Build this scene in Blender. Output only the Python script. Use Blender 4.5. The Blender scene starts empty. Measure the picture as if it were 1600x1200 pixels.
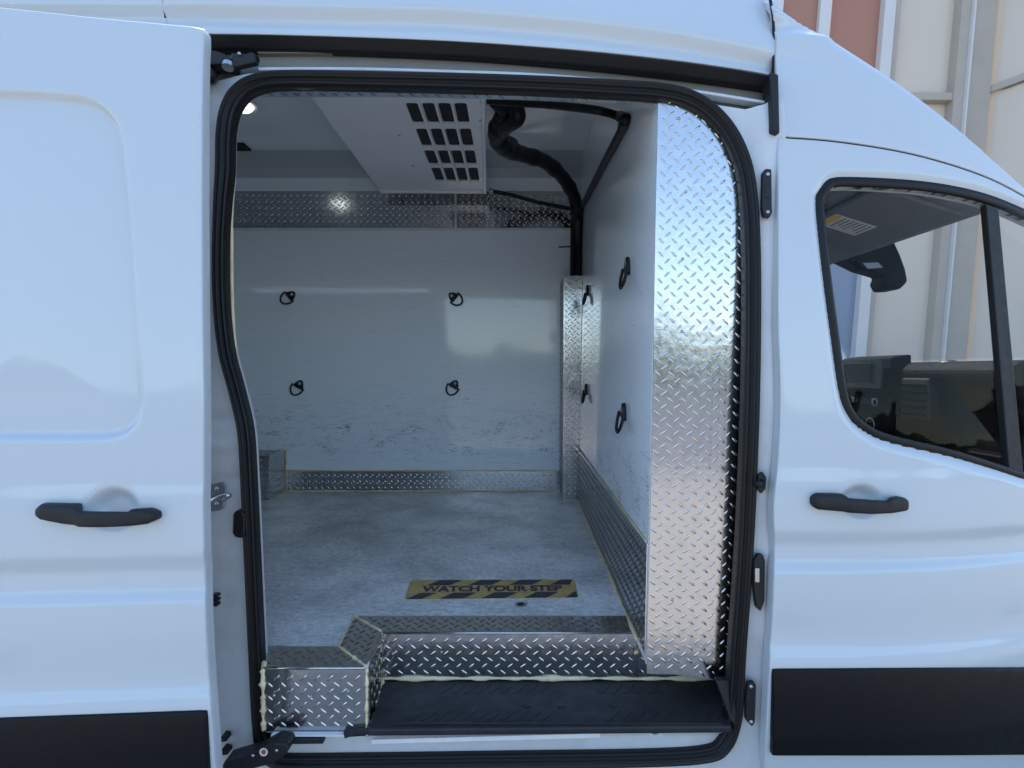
import bpy, bmesh, math, random
import numpy as np
from mathutils import Vector, Matrix
from mathutils.geometry import delaunay_2d_cdt
random.seed(7); np.random.seed(7)
R = math.radians
scene = bpy.context.scene
C = scene.collection

# ------------------------------------------------------------------ camera
F, D, H = 900.0, 1.40, 1.373            # focal length in photo pixels, distance to the van's side, eye height
PITCH = math.atan(19 / F)
cam = bpy.data.cameras.new('camera'); camo = bpy.data.objects.new('camera', cam); C.objects.link(camo)
cam.sensor_width = 36; cam.lens = F / 1600 * 36; cam.clip_start = 0.05; cam.clip_end = 2000
camo.location = (0, -D, H); camo.rotation_euler = (math.pi / 2 - PITCH, 0, 0)
scene.camera = camo
scene.render.resolution_x = 1024; scene.render.resolution_y = 768

# ------------------------------------------------------------------ sky, sun, exposure
SUN_EL, SUN_AZ = 58, 25                 # the sun stands behind the van (azimuth from +y towards -x)
world = bpy.data.worlds.new('World'); scene.world = world; world.use_nodes = True
wn = world.node_tree
sky = wn.nodes.new('ShaderNodeTexSky'); sky.sky_type = 'NISHITA'; sky.sun_disc = False
sky.sun_elevation = R(SUN_EL); sky.sun_rotation = R(-SUN_AZ)
sky.dust_density = .4; sky.ozone_density = 1.5; sky.air_density = 1.0
bg = wn.nodes['Background']; bg.inputs['Strength'].default_value = 0.15
wn.links.new(sky.outputs[0], bg.inputs['Color'])
sun = bpy.data.lights.new('sun', 'SUN'); suno = bpy.data.objects.new('sun', sun); C.objects.link(suno)
sun.energy = 3.0; sun.angle = R(0.5); sun.color = (1, .97, .93)
sd = Vector((-math.sin(R(SUN_AZ)) * math.cos(R(SUN_EL)), math.cos(R(SUN_AZ)) * math.cos(R(SUN_EL)), math.sin(R(SUN_EL))))
suno.rotation_euler = sd.to_track_quat('Z', 'Y').to_euler()
scene.view_settings.view_transform = 'Standard'; scene.view_settings.look = 'None'
scene.view_settings.gamma = 1; scene.view_settings.use_curve_mapping = False
scene.view_settings.exposure = 1.62
scene.render.engine = 'CYCLES'
scene.cycles.max_bounces = 9; scene.cycles.diffuse_bounces = 5; scene.cycles.glossy_bounces = 5; scene.cycles.transparent_max_bounces = 12

# ------------------------------------------------------------------ pixel -> place
cp, sp = math.cos(PITCH), math.sin(PITCH)
def ray(px, py):
    cx, cz = (px - 800) / F, (600 - py) / F
    return Vector((cx, cp + cz * sp, -sp + cz * cp))
def P(px, py, y):                        # on the upright plane y
    d = ray(px, py); t = (y + D) / d.y
    return Vector((d.x * t, y, H + d.z * t))
def PZ(px, py, z):                       # on the level plane z
    d = ray(px, py); t = (z - H) / d.z
    return Vector((d.x * t, -D + d.y * t, z))
def PX(px, py, x):                       # on the plane x
    d = ray(px, py); t = x / d.x
    return Vector((x, -D + d.y * t, H + d.z * t))
def on_surf(pts, S):                     # pixel outline -> (x, z) on the surface y = S(x, z)
    out = []
    for (a, b) in pts:
        y = 0.0
        for _ in range(12):
            p = P(a, b, y); y = float(S(np.array([p.x]), np.array([p.z]))[0])
        p = P(a, b, y)
        out.append((p.x, p.z))
    return out
def catmull(pts, n=8, closed=False):
    pts = [Vector(p) for p in pts]; N = len(pts); out = []
    rng = range(N) if closed else range(N - 1)
    for i in rng:
        if closed: p0, p1, p2, p3 = pts[i - 1], pts[i], pts[(i + 1) % N], pts[(i + 2) % N]
        else: p0, p1, p2, p3 = pts[max(i - 1, 0)], pts[i], pts[i + 1], pts[min(i + 2, N - 1)]
        for k in range(n):
            t = k / n
            out.append(.5 * (2 * p1 + (p2 - p0) * t + (2 * p0 - 5 * p1 + 4 * p2 - p3) * t * t + (3 * p1 - p0 - 3 * p2 + p3) * t ** 3))
    if not closed: out.append(pts[-1])
    return out
def c2(pts, n=8, closed=False):
    return [(v.x, v.y) for v in catmull([(a, b, 0) for a, b in pts], n, closed)]
def densify(pts, step, closed=True):
    out = []; N = len(pts)
    for i in range(N if closed else N - 1):
        a, b = pts[i], pts[(i + 1) % N]; L = math.hypot(b[0] - a[0], b[1] - a[1]); k = max(1, int(L / step))
        for j in range(k): out.append((a[0] + (b[0] - a[0]) * j / k, a[1] + (b[1] - a[1]) * j / k))
    if not closed: out.append(pts[-1])
    return out

# ------------------------------------------------------------------ materials
def new_mat(name):
    m = bpy.data.materials.new(name); m.use_nodes = True
    return m, m.node_tree, m.node_tree.nodes['Principled BSDF']
def N_(t, typ, **kw):
    n = t.nodes.new(typ)
    for k, v in kw.items(): setattr(n, k, v)
    return n
def coords(t, scale=(1, 1, 1), rot=(0, 0, 0)):
    tc = N_(t, 'ShaderNodeTexCoord'); mp = N_(t, 'ShaderNodeMapping')
    mp.inputs['Scale'].default_value = scale; mp.inputs['Rotation'].default_value = rot
    t.links.new(tc.outputs['Object'], mp.inputs[0]); return mp.outputs[0]
def noise(t, vec, scale, detail=3, rough=.5):
    n = N_(t, 'ShaderNodeTexNoise'); n.inputs['Scale'].default_value = scale; n.inputs['Detail'].default_value = detail
    n.inputs['Roughness'].default_value = rough; t.links.new(vec, n.inputs['Vector']); return n.outputs['Fac']
def mrange(t, v, a, b, c, d, smooth=False):
    n = N_(t, 'ShaderNodeMapRange'); t.links.new(v, n.inputs[0])
    if smooth: n.interpolation_type = 'SMOOTHSTEP'
    for i, x in zip((1, 2, 3, 4), (a, b, c, d)): n.inputs[i].default_value = x
    return n.outputs[0]
def mult(t, a, b, op='MULTIPLY'):
    n = N_(t, 'ShaderNodeMath', operation=op)
    for i, x in enumerate((a, b)):
        if isinstance(x, (int, float)): n.inputs[i].default_value = x
        else: t.links.new(x, n.inputs[i])
    return n.outputs[0]
def mixc(t, fac, a, b):
    n = N_(t, 'ShaderNodeMix', data_type='RGBA')
    if isinstance(fac, (int, float)): n.inputs[0].default_value = fac
    else: t.links.new(fac, n.inputs[0])
    for i, x in zip((6, 7), (a, b)):
        if isinstance(x, tuple): n.inputs[i].default_value = (*x, 1)
        else: t.links.new(x, n.inputs[i])
    return n.outputs[2]
def bump(t, b, h, strength=.1, dist=.002):
    n = N_(t, 'ShaderNodeBump'); n.inputs['Strength'].default_value = strength; n.inputs['Distance'].default_value = dist
    t.links.new(h, n.inputs['Height']); t.links.new(n.outputs[0], b.inputs['Normal'])
def simple(name, col, rough=.5, metal=0, var=.12, vscale=30, bstr=0, bscale=300, coat=0, emit=None, spec=None):
    m, t, b = new_mat(name); v = coords(t)
    f = noise(t, v, vscale, 4)
    lo = tuple(c * (1 - var) for c in col); hi = tuple(min(1, c * (1 + var)) for c in col)
    t.links.new(mixc(t, f, lo, hi), b.inputs['Base Color'])
    t.links.new(mrange(t, noise(t, v, vscale * 2.3, 3), .3, .7, max(.02, rough * .85), min(1, rough * 1.15)), b.inputs['Roughness'])
    b.inputs['Metallic'].default_value = metal
    if coat: b.inputs['Coat Weight'].default_value = coat; b.inputs['Coat Roughness'].default_value = .04
    if bstr: bump(t, b, noise(t, v, bscale, 2), bstr, .001)
    if spec is not None: b.inputs['Specular IOR Level'].default_value = spec
    if emit: b.inputs['Emission Color'].default_value = (*emit[0], 1); b.inputs['Emission Strength'].default_value = emit[1]
    return m
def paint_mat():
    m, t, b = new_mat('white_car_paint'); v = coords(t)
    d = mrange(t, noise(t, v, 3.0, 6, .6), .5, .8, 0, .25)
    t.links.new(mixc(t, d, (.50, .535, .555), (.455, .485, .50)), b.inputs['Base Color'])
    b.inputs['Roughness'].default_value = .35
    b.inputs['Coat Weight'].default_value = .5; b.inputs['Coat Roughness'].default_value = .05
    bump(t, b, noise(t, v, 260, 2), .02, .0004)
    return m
def jamb_mat():
    m, t, b = new_mat('dusty_jamb_paint'); v = coords(t)
    d = mrange(t, noise(t, v, 7.0, 8, .65), .45, .75, 0, .6)
    t.links.new(mixc(t, d, (.54, .56, .57), (.40, .385, .35)), b.inputs['Base Color'])
    b.inputs['Roughness'].default_value = .4
    b.inputs['Coat Weight'].default_value = .3
    return m
def plate_mat():
    m, t, b = new_mat('diamond_plate_aluminium'); v = coords(t)
    n1 = noise(t, v, 26, 5, .6)
    t.links.new(mixc(t, n1, (.43, .43, .435), (.57, .56, .55)), b.inputs['Base Color'])
    b.inputs['Metallic'].default_value = 1
    t.links.new(mrange(t, noise(t, v, 45, 6, .7), .3, .7, .10, .22), b.inputs['Roughness'])
    bump(t, b, noise(t, v, 38, 3), .12, .003)
    return m
def floor_mat():
    m, t, b = new_mat('scuffed_aluminium_sheet'); v = coords(t)
    s1 = noise(t, coords(t, (3, 34, 1), (0, 0, .10)), 9, 8, .8); s2 = noise(t, coords(t, (34, 3, 1), (0, 0, .55)), 6, 8, .7)
    big = noise(t, v, 2.6, 8, .7); sp = noise(t, v, 55, 8, .8); s4 = noise(t, coords(t, (26, 3, 1), (0, 0, -.6)), 7, 8, .7)
    f = mult(t, mult(t, mult(t, s1, .45), mult(t, big, .5), 'ADD'), mult(t, sp, .45), 'ADD')
    col = mixc(t, mrange(t, f, .60, .80, 0, 1), (.42, .415, .39), (.97, .955, .92))
    col = mixc(t, mrange(t, s2, .63, .70, 0, .6), col, (.17, .165, .16)); col = mixc(t, mrange(t, s4, .68, .75, 0, .45), col, (.85, .86, .85))
    st = noise(t, v, 6, 9, .75); col = mixc(t, mrange(t, st, .58, .70, 0, .45), col, (.27, .25, .22))
    t.links.new(col, b.inputs['Base Color'])
    b.inputs['Metallic'].default_value = .05
    t.links.new(mrange(t, f, .55, .86, .52, .30), b.inputs['Roughness'])
    bump(t, b, s1, .15, .001)
    return m
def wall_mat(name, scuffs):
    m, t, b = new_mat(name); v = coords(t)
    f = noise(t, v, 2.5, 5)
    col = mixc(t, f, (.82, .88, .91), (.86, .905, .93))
    if scuffs:
        sx = N_(t, 'ShaderNodeSeparateXYZ'); t.links.new(v, sx.inputs[0])
        lo = mrange(t, sx.outputs['Z'], .72, .90, .25, 1, True); hi = mrange(t, sx.outputs['Z'], 1.02, 1.42, 1, .0, True)
        mask = mult(t, lo, hi)
        st = noise(t, coords(t, (5, 5, 40)), 8, 7, .7)
        pt = noise(t, coords(t, (1, 1, 1.6)), 9, 6, .6)
        k = mult(t, mult(t, st, mrange(t, pt, .35, .7, .72, 1.1)), mult(t, mask, .17), 'ADD')
        mk = mrange(t, k, .695, .75, 0, .85)
        col = mixc(t, mk, col, (.10, .11, .16))
        st2 = noise(t, coords(t, (9, 9, 6)), 11, 8, .75)
        k2 = mult(t, mult(t, st2, 1.0), mult(t, mask, .08), 'ADD')
        col = mixc(t, mrange(t, k2, .695, .74, 0, .8), col, (.12, .12, .16))
        ln = noise(t, coords(t, (1.6, 1.6, 110), (0, .03, 0)), 2.2, 5, .6); col = mixc(t, mrange(t, mult(t, ln, mult(t, mask, .05), 'ADD'), .685, .72, 0, .55), col, (.16, .17, .22))
        st3 = noise(t, coords(t, (4, 4, 40)), 3, 4, .6)
        col = mixc(t, mrange(t, mult(t, st3, mult(t, mask, .06), 'ADD'), .60, .70, 0, .25), col, (.40, .44, .52))
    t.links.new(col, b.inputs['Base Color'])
    t.links.new(mrange(t, noise(t, v, 5, 4), .3, .7, .05, .10), b.inputs['Roughness'])
    bump(t, b, noise(t, v, 4, 2), .012, .01)
    return m
def glass_mat(name, tint=(.9, .95, .94)):
    m = bpy.data.materials.new(name); m.use_nodes = True; t = m.node_tree; t.nodes.clear()
    o = N_(t, 'ShaderNodeOutputMaterial'); mx = N_(t, 'ShaderNodeMixShader'); tr = N_(t, 'ShaderNodeBsdfTransparent'); gl = N_(t, 'ShaderNodeBsdfGlossy')
    lw = N_(t, 'ShaderNodeLayerWeight'); lw.inputs[0].default_value = .5; fr = mult(t, mult(t, mult(t, lw.outputs['Facing'], 5.0, 'POWER'), .8), .010, 'ADD')
    tr.inputs[0].default_value = (*tint, 1); gl.inputs['Roughness'].default_value = .02
    v = coords(t); ns = noise(t, v, 12, 4)
    t.links.new(mult(t, fr, mrange(t, ns, .3, .7, .85, 1.0)), mx.inputs[0])
    t.links.new(tr.outputs[0], mx.inputs[1]); t.links.new(gl.outputs[0], mx.inputs[2]); t.links.new(mx.outputs[0], o.inputs[0])
    return m
M = dict(
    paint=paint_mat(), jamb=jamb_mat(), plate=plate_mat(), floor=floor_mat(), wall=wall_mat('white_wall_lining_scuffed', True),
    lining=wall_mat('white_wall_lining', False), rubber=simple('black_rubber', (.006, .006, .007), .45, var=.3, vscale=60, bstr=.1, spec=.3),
    plastic=simple('black_textured_plastic', (.010, .0105, .012), .5, var=.15, bstr=.25, bscale=900, spec=.35),
    trim=simple('dark_lower_trim', (.004, .0045, .0055), .45, var=.2, bstr=.2, bscale=700, spec=.2),
    mat=simple('worn_black_step_mat', (.020, .020, .022), .5, var=.4, vscale=14, bstr=.3, bscale=400, spec=.3),
    caulk=simple('yellowed_sealant', (.78, .60, .37), .55, var=.4, vscale=28, bstr=.4, bscale=120),
    steel=simple('dull_steel', (.45, .45, .45), .35, 1, var=.2),
    track=simple('grey_primed_channel', (.17, .162, .145), .45, var=.15, vscale=12),
    unit=simple('white_unit_plastic', (.84, .84, .85), .22, var=.04, vscale=6),
    dark=simple('dark_cavity', (.012, .012, .013), .7),
    dash=simple('black_dashboard_plastic', (.004, .0045, .005), .7, bstr=.05, bscale=800, spec=.06),
    screen=simple('dark_screen', (.02, .025, .03), .08),
    grey=simple('grey_headliner', (.20, .21, .215), .85, var=.1, vscale=80, bstr=.2),
    visor=simple('grey_visor_vinyl', (.15, .155, .16), .7, var=.1, vscale=80, bstr=.2),
    label=simple('printed_label', (.60, .60, .56), .5), ink=simple('label_ink', (.08, .08, .08), .6), yellow=simple('label_yellow', (.65, .45, .05), .5),
    decal=simple('worn_yellow_decal', (.55, .36, .13), .6, var=.45, vscale=35), decalk=simple('worn_black_decal', (.035, .037, .045), .55, var=.5, vscale=50),
    lamp=simple('lit_lamp_lens', (.9, .95, .92), .2, emit=((.85, 1, .95), 1.1)),
    glass=glass_mat('window_glass', (.985, .99, .985)), wglass=glass_mat('windscreen_glass', (.985, .99, .99)),
    red=simple('red_brown_panel', (.36, .17, .115), .6, var=.08, vscale=.8), bgrey=simple('pale_grey_cladding', (.60, .515, .425), .55, var=.05, vscale=.7),
    bblue=simple('blue_grey_cladding', (.20, .24, .32), .5, var=.15, vscale=.4), bcol=simple('grey_steel_column', (.40, .35, .295), .55, var=.1, vscale=2),
    bpost=simple('pale_post', (.58, .56, .545), .5, var=.06, vscale=2),
    white=simple('white_plastic', (.7, .7, .7), .4), badge=simple('red_badge', (.45, .06, .05), .4),
)

# ------------------------------------------------------------------ mesh helpers
def link(name, me, mat, parent=None, smooth=False):
    o = bpy.data.objects.new(name, me); C.objects.link(o)
    if mat is not None and len(me.materials) == 0: me.materials.append(mat)
    if smooth: me.shade_smooth()
    if parent is not None:
        o.parent = parent
        if parent.type == 'EMPTY': o.matrix_parent_inverse = Matrix.Translation(-parent.location)
    return o
def mesh(name, vs, fs, mat, parent=None, smooth=False):
    me = bpy.data.meshes.new(name); me.from_pydata([tuple(v) for v in vs], [], fs); me.validate(); me.update()
    return link(name, me, mat, parent, smooth)
def fix(o):
    bm = bmesh.new(); bm.from_mesh(o.data); bmesh.ops.recalc_face_normals(bm, faces=bm.faces); bm.to_mesh(o.data); bm.free(); return o
def bev(o, w=.003, seg=2, ang=30):
    bm = bmesh.new(); bm.from_mesh(o.data)
    bmesh.ops.recalc_face_normals(bm, faces=bm.faces)
    es = [e for e in bm.edges if len(e.link_faces) == 2 and e.calc_face_angle(0) > R(ang)]
    bmesh.ops.bevel(bm, geom=es, offset=w, segments=seg, affect='EDGES', profile=.5, clamp_overlap=True)
    bm.to_mesh(o.data); bm.free(); return o
def prism(name, front, off, mat, parent=None, bevel=0):     # polygon (3D points) pulled along off
    n = len(front); vs = [Vector(p) for p in front] + [Vector(p) + Vector(off) for p in front]
    fs = [tuple(range(n)), tuple(range(2 * n - 1, n - 1, -1))] + [(i, (i + 1) % n, n + (i + 1) % n, n + i) for i in range(n)]
    o = fix(mesh(name, vs, fs, mat, parent))
    if bevel: bev(o, bevel)
    return o
def box(name, a, b, mat, parent=None, bevel=0):
    x0, y0, z0 = a; x1, y1, z1 = b
    return prism(name, [(x0, y0, z0), (x1, y0, z0), (x1, y0, z1), (x0, y0, z1)], (0, y1 - y0, 0), mat, parent, bevel)
def tube(name, path, rad, mat, parent=None, seg=10, jitter=0):
    path = [Vector(p) for p in path]; n = len(path); vs = []; fs = []
    up = None
    for i, p in enumerate(path):
        T = (path[min(i + 1, n - 1)] - path[max(i - 1, 0)]).normalized()
        if up is None:
            up = Vector((0, 0, 1)) if abs(T.z) < .9 else Vector((1, 0, 0))
        a = (up - T * up.dot(T)).normalized(); up = a; b = T.cross(a)
        r = rad(i / (n - 1)) if callable(rad) else rad
        for k in range(seg):
            th = 2 * math.pi * k / seg; rr = r * (1 + random.uniform(-jitter, jitter))
            vs.append(p + a * math.cos(th) * rr + b * math.sin(th) * rr)
    for i in range(n - 1):
        for k in range(seg): fs.append((i * seg + k, i * seg + (k + 1) % seg, (i + 1) * seg + (k + 1) % seg, (i + 1) * seg + k))
    fs += [tuple(range(seg - 1, -1, -1)), tuple(range((n - 1) * seg, n * seg))]
    return fix(mesh(name, vs, fs, mat, parent, True))
def disc(name, c, r, depth, axis, mat, parent=None, seg=14):
    c = Vector(c); ax = Vector(axis).normalized(); a = ax.orthogonal().normalized(); b = ax.cross(a)
    return prism(name, [c + a * r * math.cos(2 * math.pi * k / seg) + b * r * math.sin(2 * math.pi * k / seg) for k in range(seg)], ax * depth, mat, parent)
def dome(name, c, r, h, axis, mat, parent=None, seg=10):
    c = Vector(c); ax = Vector(axis).normalized(); a = ax.orthogonal().normalized(); b = ax.cross(a); vs = []; fs = []
    for j, (q, s) in enumerate(((1, 0), (.8, .6), (.4, .92))):
        for k in range(seg):
            th = 2 * math.pi * k / seg; vs.append(c + (a * math.cos(th) + b * math.sin(th)) * r * q + ax * h * s)
    vs.append(c + ax * h)
    for j in range(2):
        for k in range(seg): fs.append((j * seg + k, j * seg + (k + 1) % seg, (j + 1) * seg + (k + 1) % seg, (j + 1) * seg + k))
    for k in range(seg): fs.append((2 * seg + k, 2 * seg + (k + 1) % seg, 3 * seg))
    return fix(mesh(name, vs, fs, mat, parent, True))
def sweep(name, path, section, mat, parent=None, closed=True, scale=None):   # section (a: in the xz plane, b: towards -y)
    path = [Vector(p) for p in path]; n = len(path); m = len(section); vs = []; fs = []; B = Vector((0, -1, 0))
    for i, p in enumerate(path):
        q0 = path[i - 1] if (closed or i > 0) else path[0]; q1 = path[(i + 1) % n] if (closed or i < n - 1) else path[-1]
        T = (q1 - q0); T.y = 0; T.normalize(); A = T.cross(B)
        s = scale[i] if scale else 1
        for (a, b) in section: vs.append(p + A * a * s + B * b)
    for i in range(n if closed else n - 1):
        j = (i + 1) % n
        for k in range(m): fs.append((i * m + k, i * m + (k + 1) % m, j * m + (k + 1) % m, j * m + k))
    if not closed: fs += [tuple(range(m)), tuple(range(n * m - 1, (n - 1) * m - 1, -1))]
    return fix(mesh(name, vs, fs, mat, parent, True))
def inside(poly, X, Z):
    r = np.zeros(len(X), bool); n = len(poly)
    for i in range(n):
        x0, z0 = poly[i]; x1, z1 = poly[(i + 1) % n]
        if z0 == z1: continue
        c = ((z0 > Z) != (z1 > Z)) & (X < (x1 - x0) * (Z - z0) / (z1 - z0) + x0); r ^= c
    return r
def pdist(poly, X, Z, closed=True):
    d = np.full(len(X), 1e9); n = len(poly)
    for i in range(n if closed else n - 1):
        x0, z0 = poly[i]; x1, z1 = poly[(i + 1) % n]; dx, dz = x1 - x0, z1 - z0; L = dx * dx + dz * dz + 1e-12
        t = np.clip(((X - x0) * dx + (Z - z0) * dz) / L, 0, 1); d = np.minimum(d, np.hypot(X - x0 - t * dx, Z - z0 - t * dz))
    return d
def area2(p): return sum(p[i][0] * p[(i + 1) % len(p)][1] - p[(i + 1) % len(p)][0] * p[i][1] for i in range(len(p))) / 2
def patch(name, outer, holes, S, mat, parent, res=.009, roll=.004, depth=.02):
    """sheet y = S(x, z) inside an outline, with rolled and returned edges"""
    outer = densify(outer, res); outer = outer if area2(outer) > 0 else outer[::-1]
    holes = [densify(h, res) for h in holes]; holes = [h if area2(h) < 0 else h[::-1] for h in holes]
    a = np.array(outer); x0, z0 = a.min(0); x1, z1 = a.max(0)
    gx, gz = np.meshgrid(np.arange(x0, x1, res), np.arange(z0, z1, res)); gx = gx + (np.arange(gx.shape[0]) % 2)[:, None] * res / 2
    gx, gz = gx.ravel(), gz.ravel(); k = inside(outer, gx, gz) & (pdist(outer, gx, gz) > res * .55)
    for h in holes: k &= ~inside(h, gx, gz) & (pdist(h, gx, gz) > res * .55)
    gx, gz = gx[k], gz[k]
    pts = []; edges = []; loops = []
    for lp in [outer] + holes:
        b = len(pts); pts += lp; n = len(lp); edges += [(b + i, b + (i + 1) % n) for i in range(n)]; loops.append(range(b, b + n))
    pts += list(zip(gx.tolist(), gz.tolist()))
    vo, eo, fo, ov, _, _ = delaunay_2d_cdt([Vector(p) for p in pts], edges, [], 0, 1e-7)
    mp = {}
    for i, l in enumerate(ov):
        for q in l: mp[q] = i
    V = np.array([(v.x, v.y) for v in vo]); Fc = np.array([list(f) for f in fo])
    cen = V[Fc].mean(1); k = inside(outer, cen[:, 0], cen[:, 1])
    for h in holes: k &= ~inside(h, cen[:, 0], cen[:, 1])
    Fc = Fc[k]
    Y = S(V[:, 0], V[:, 1])
    vs = [(V[i, 0], Y[i], V[i, 1]) for i in range(len(V))]; fs = [tuple(f) for f in Fc.tolist()]
    for lp in loops:
        ids = [mp[i] for i in lp]; n = len(ids); prev = ids
        nor = []
        for i in range(n):
            t = V[ids[(i + 1) % n]] - V[ids[i - 1]]; L = np.hypot(*t) + 1e-12; nor.append((t[1] / L, -t[0] / L))
        rings = [(roll * math.sin(R(g)), roll * (1 - math.cos(R(g)))) for g in (30, 60, 90)] + [(roll, roll + depth * .5), (roll, roll + depth)]
        for (o_, dy) in rings:
            b = len(vs); s = 1 if depth >= 0 else -1
            if depth < 0: dy = -abs(dy - roll) if dy > roll else 0
            for i in range(n): vs.append((V[ids[i], 0] + nor[i][0] * o_, Y[ids[i]] + dy, V[ids[i], 1] + nor[i][1] * o_))
            cur = list(range(b, b + n))
            for i in range(n): fs.append((prev[i], cur[i], cur[(i + 1) % n], prev[(i + 1) % n]))
            prev = cur
    return mesh(name, vs, fs, mat, parent, True)
def plate(name, pts, parent, pitch=.036, thick=.003, mat='plate', lug=.025, phase=(0, 0)):
    """aluminium sheet with its raised treads; pts run counter-clockwise seen from the tread side"""
    pts = [Vector(p) for p in pts]; n = Vector((0, 0, 0))
    for i in range(len(pts)): n += pts[i].cross(pts[(i + 1) % len(pts)])
    n.normalize(); u = (pts[1] - pts[0]).normalized(); v = n.cross(u)
    o = prism(name, [p + n * thick for p in pts], -n * thick, M[mat], parent)
    poly = [((p - pts[0]).dot(u), (p - pts[0]).dot(v)) for p in pts]; a = np.array(poly); lo, hi = a.min(0), a.max(0)
    L, W, hh = lug, lug * .25, lug * .105
    shape = [(-.5, 0, 0), (-.22, -.5, 0), (.22, -.5, 0), (.5, 0, 0), (.22, .5, 0), (-.22, .5, 0), (-.28, 0, 1), (.28, 0, 1), (0, 0, 1.15)]
    tris = [(0, 1, 6), (1, 2, 8), (1, 8, 6), (2, 7, 8), (2, 3, 7), (3, 4, 7), (4, 5, 8), (4, 8, 7), (5, 6, 8), (5, 0, 6)]
    vs, fs = [], []; k = -1
    xs = np.arange(lo[0] - pitch, hi[0] + pitch, pitch / 2)
    for i, x in enumerate(xs):
        for j, z in enumerate(np.arange(lo[1] - pitch, hi[1] + pitch, pitch / 2)):
            if (i + j) % 2: continue
            x_, z_ = x + phase[0], z + phase[1]
            sgn = 1 if i % 2 == 0 else -1
            X = np.array([x_, x_ + .35 * L, x_ - .35 * L]); Z = np.array([z_, z_ + .35 * L * sgn, z_ - .35 * L * sgn])
            if not inside(poly, X, Z).all(): continue
            an = R(42) * sgn + random.uniform(-.04, .04); ca, sa = math.cos(an), math.sin(an); b = len(vs)
            for (p, q, h) in shape:
                p, q = p * L, q * W
                vs.append(pts[0] + u * (x_ + p * ca - q * sa) + v * (z_ + p * sa + q * ca) + n * (thick - .0002 + h * hh))
            fs += [tuple(b + c for c in t) for t in tris]
    if vs:
        tr = mesh('raised_tread', vs, fs, M[mat], o, True); tr['kind'] = 'stuff'
    return o
def bead(name, a, b, parent, r=.004, n=24):
    a, b = Vector(a), Vector(b); s = random.random() * 9
    pth = [a.lerp(b, i / n) + Vector((random.uniform(-1, 1), random.uniform(-1, 1), random.uniform(-1, 1))) * r * .14 for i in range(n + 1)]
    return tube(name, pth, lambda t: r * max(.35, .9 + .5 * math.sin(t * 23 + s) * math.sin(t * 7 + 2 * s) + .25 * math.sin(t * 61 + s)), M['caulk'], parent, 7, .14)
def thing(name, label, cat, loc, group=None):
    o = bpy.data.objects.new(name, None); C.objects.link(o); o.location = loc; o['label'] = label; o['category'] = cat
    o.empty_display_size = .1
    if group: o['group'] = group
    return o
VAN_AT = Vector((0, 1, 0))
van = thing('cargo_van', 'white cargo van with its side door slid open on a plate lined cargo hold', 'van', (0, 1, 0))

# ------------------------------------------------------------------ ground and what lies behind the camera
def yard(nm, a_, b_, c_):
    m, t, b = new_mat(nm); v = coords(t)
    a = noise(t, v, .35, 8, .6); f = noise(t, v, 60, 5, .7)
    col = mixc(t, a, a_, b_); col = mixc(t, mult(t, f, .35), col, c_)
    t.links.new(col, b.inputs['Base Color']); b.inputs['Roughness'].default_value = .85
    bump(t, b, f, .4, .004); return m
def ground_mat(): return yard('asphalt_yard', (.12, .118, .12), (.17, .165, .165), (.09, .088, .088))
def apron_mat(): return yard('concrete_apron', (.29, .26, .225), (.36, .325, .285), (.22, .20, .175))
g = mesh('ground', [(-500, -500, 0), (500, -500, 0), (500, 500, 0), (-500, 500, 0)], [(0, 1, 2, 3)], ground_mat()); g['kind'] = 'structure'
ap = box('concrete_apron', (-14, -6.2, .0), (14, 6.5, .012), apron_mat()); ap['kind'] = 'structure'
# far wood behind the viewer, seen only as the band of the horizon mirrored in the bright plates
vs, fs = [], []
for i in range(2200):
    a = R(random.uniform(195, 345)); r = random.uniform(60, 75); s = random.uniform(.8, 1.9)
    z = random.uniform(.2, 4.4 + 1.6 * math.sin(a * 13) + 1.1 * math.sin(a * 31)); c = Vector((r * math.cos(a), r * math.sin(a), max(.4, z)))
    b = len(vs); d1 = Vector((random.uniform(-1, 1), random.uniform(-1, 1), random.uniform(-1, 1))).normalized(); d2 = d1.orthogonal().normalized()
    vs += [c + d1 * s, c + d2 * s, c - d1 * s, c - d2 * s, c + d1.cross(d2) * s]; fs += [(b, b + 1, b + 4), (b + 1, b + 2, b + 4), (b + 2, b + 3, b + 4), (b + 3, b, b + 4), (b + 3, b + 2, b + 1, b)]
tl = mesh('treeline', vs, fs, simple('far_foliage', (.10, .11, .07), .8, var=.4, vscale=.4)); tl['kind'] = 'stuff'
tl['label'] = 'far tree line mirrored as a grey band in the bright plate'; tl['category'] = 'trees'

# ------------------------------------------------------------------ the van's side surface
prof = [(-.2, .06), (.20, .05), (.40, .020), (.47, .004), (.62, -.004), (.655, -.006), (.675, -.003), (.70, .008), (.74, .007), (.82, .000), (.885, -.002), (.902, .012), (.945, .014), (.985, -.002),
        (1.04, -.003), (1.10, -.002), (1.14, .004), (1.25, .008), (1.5, .020), (1.75, .038), (1.95, .058), (2.08, .078), (2.20, .098), (2.265, .108), (2.285, .128), (2.297, .128), (2.325, .106), (2.36, .116), (2.5, .17), (2.62, .26), (2.9, .40)]
tz = np.arange(-.2, 2.9, .002); ty = np.interp(tz, [p[0] for p in prof], [p[1] for p in prof])
gk = np.exp(-.5 * (np.arange(-20, 21) * .002 / .0078) ** 2); gk /= gk.sum(); ty = np.convolve(np.pad(ty, 20, 'edge'), gk, 'valid')
def side(x, z): return np.interp(z, tz, ty)
def sstep(a, b, x): t = np.clip((x - a) / (b - a), 0, 1); return t * t * (3 - 2 * t)
def dimple(x, z, c, rx, rz, dep):
    q = np.sqrt(((x - c[0]) / rx) ** 2 + ((z - c[1]) / rz) ** 2); return dep * (1 - sstep(.35, 1.0, q))

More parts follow.
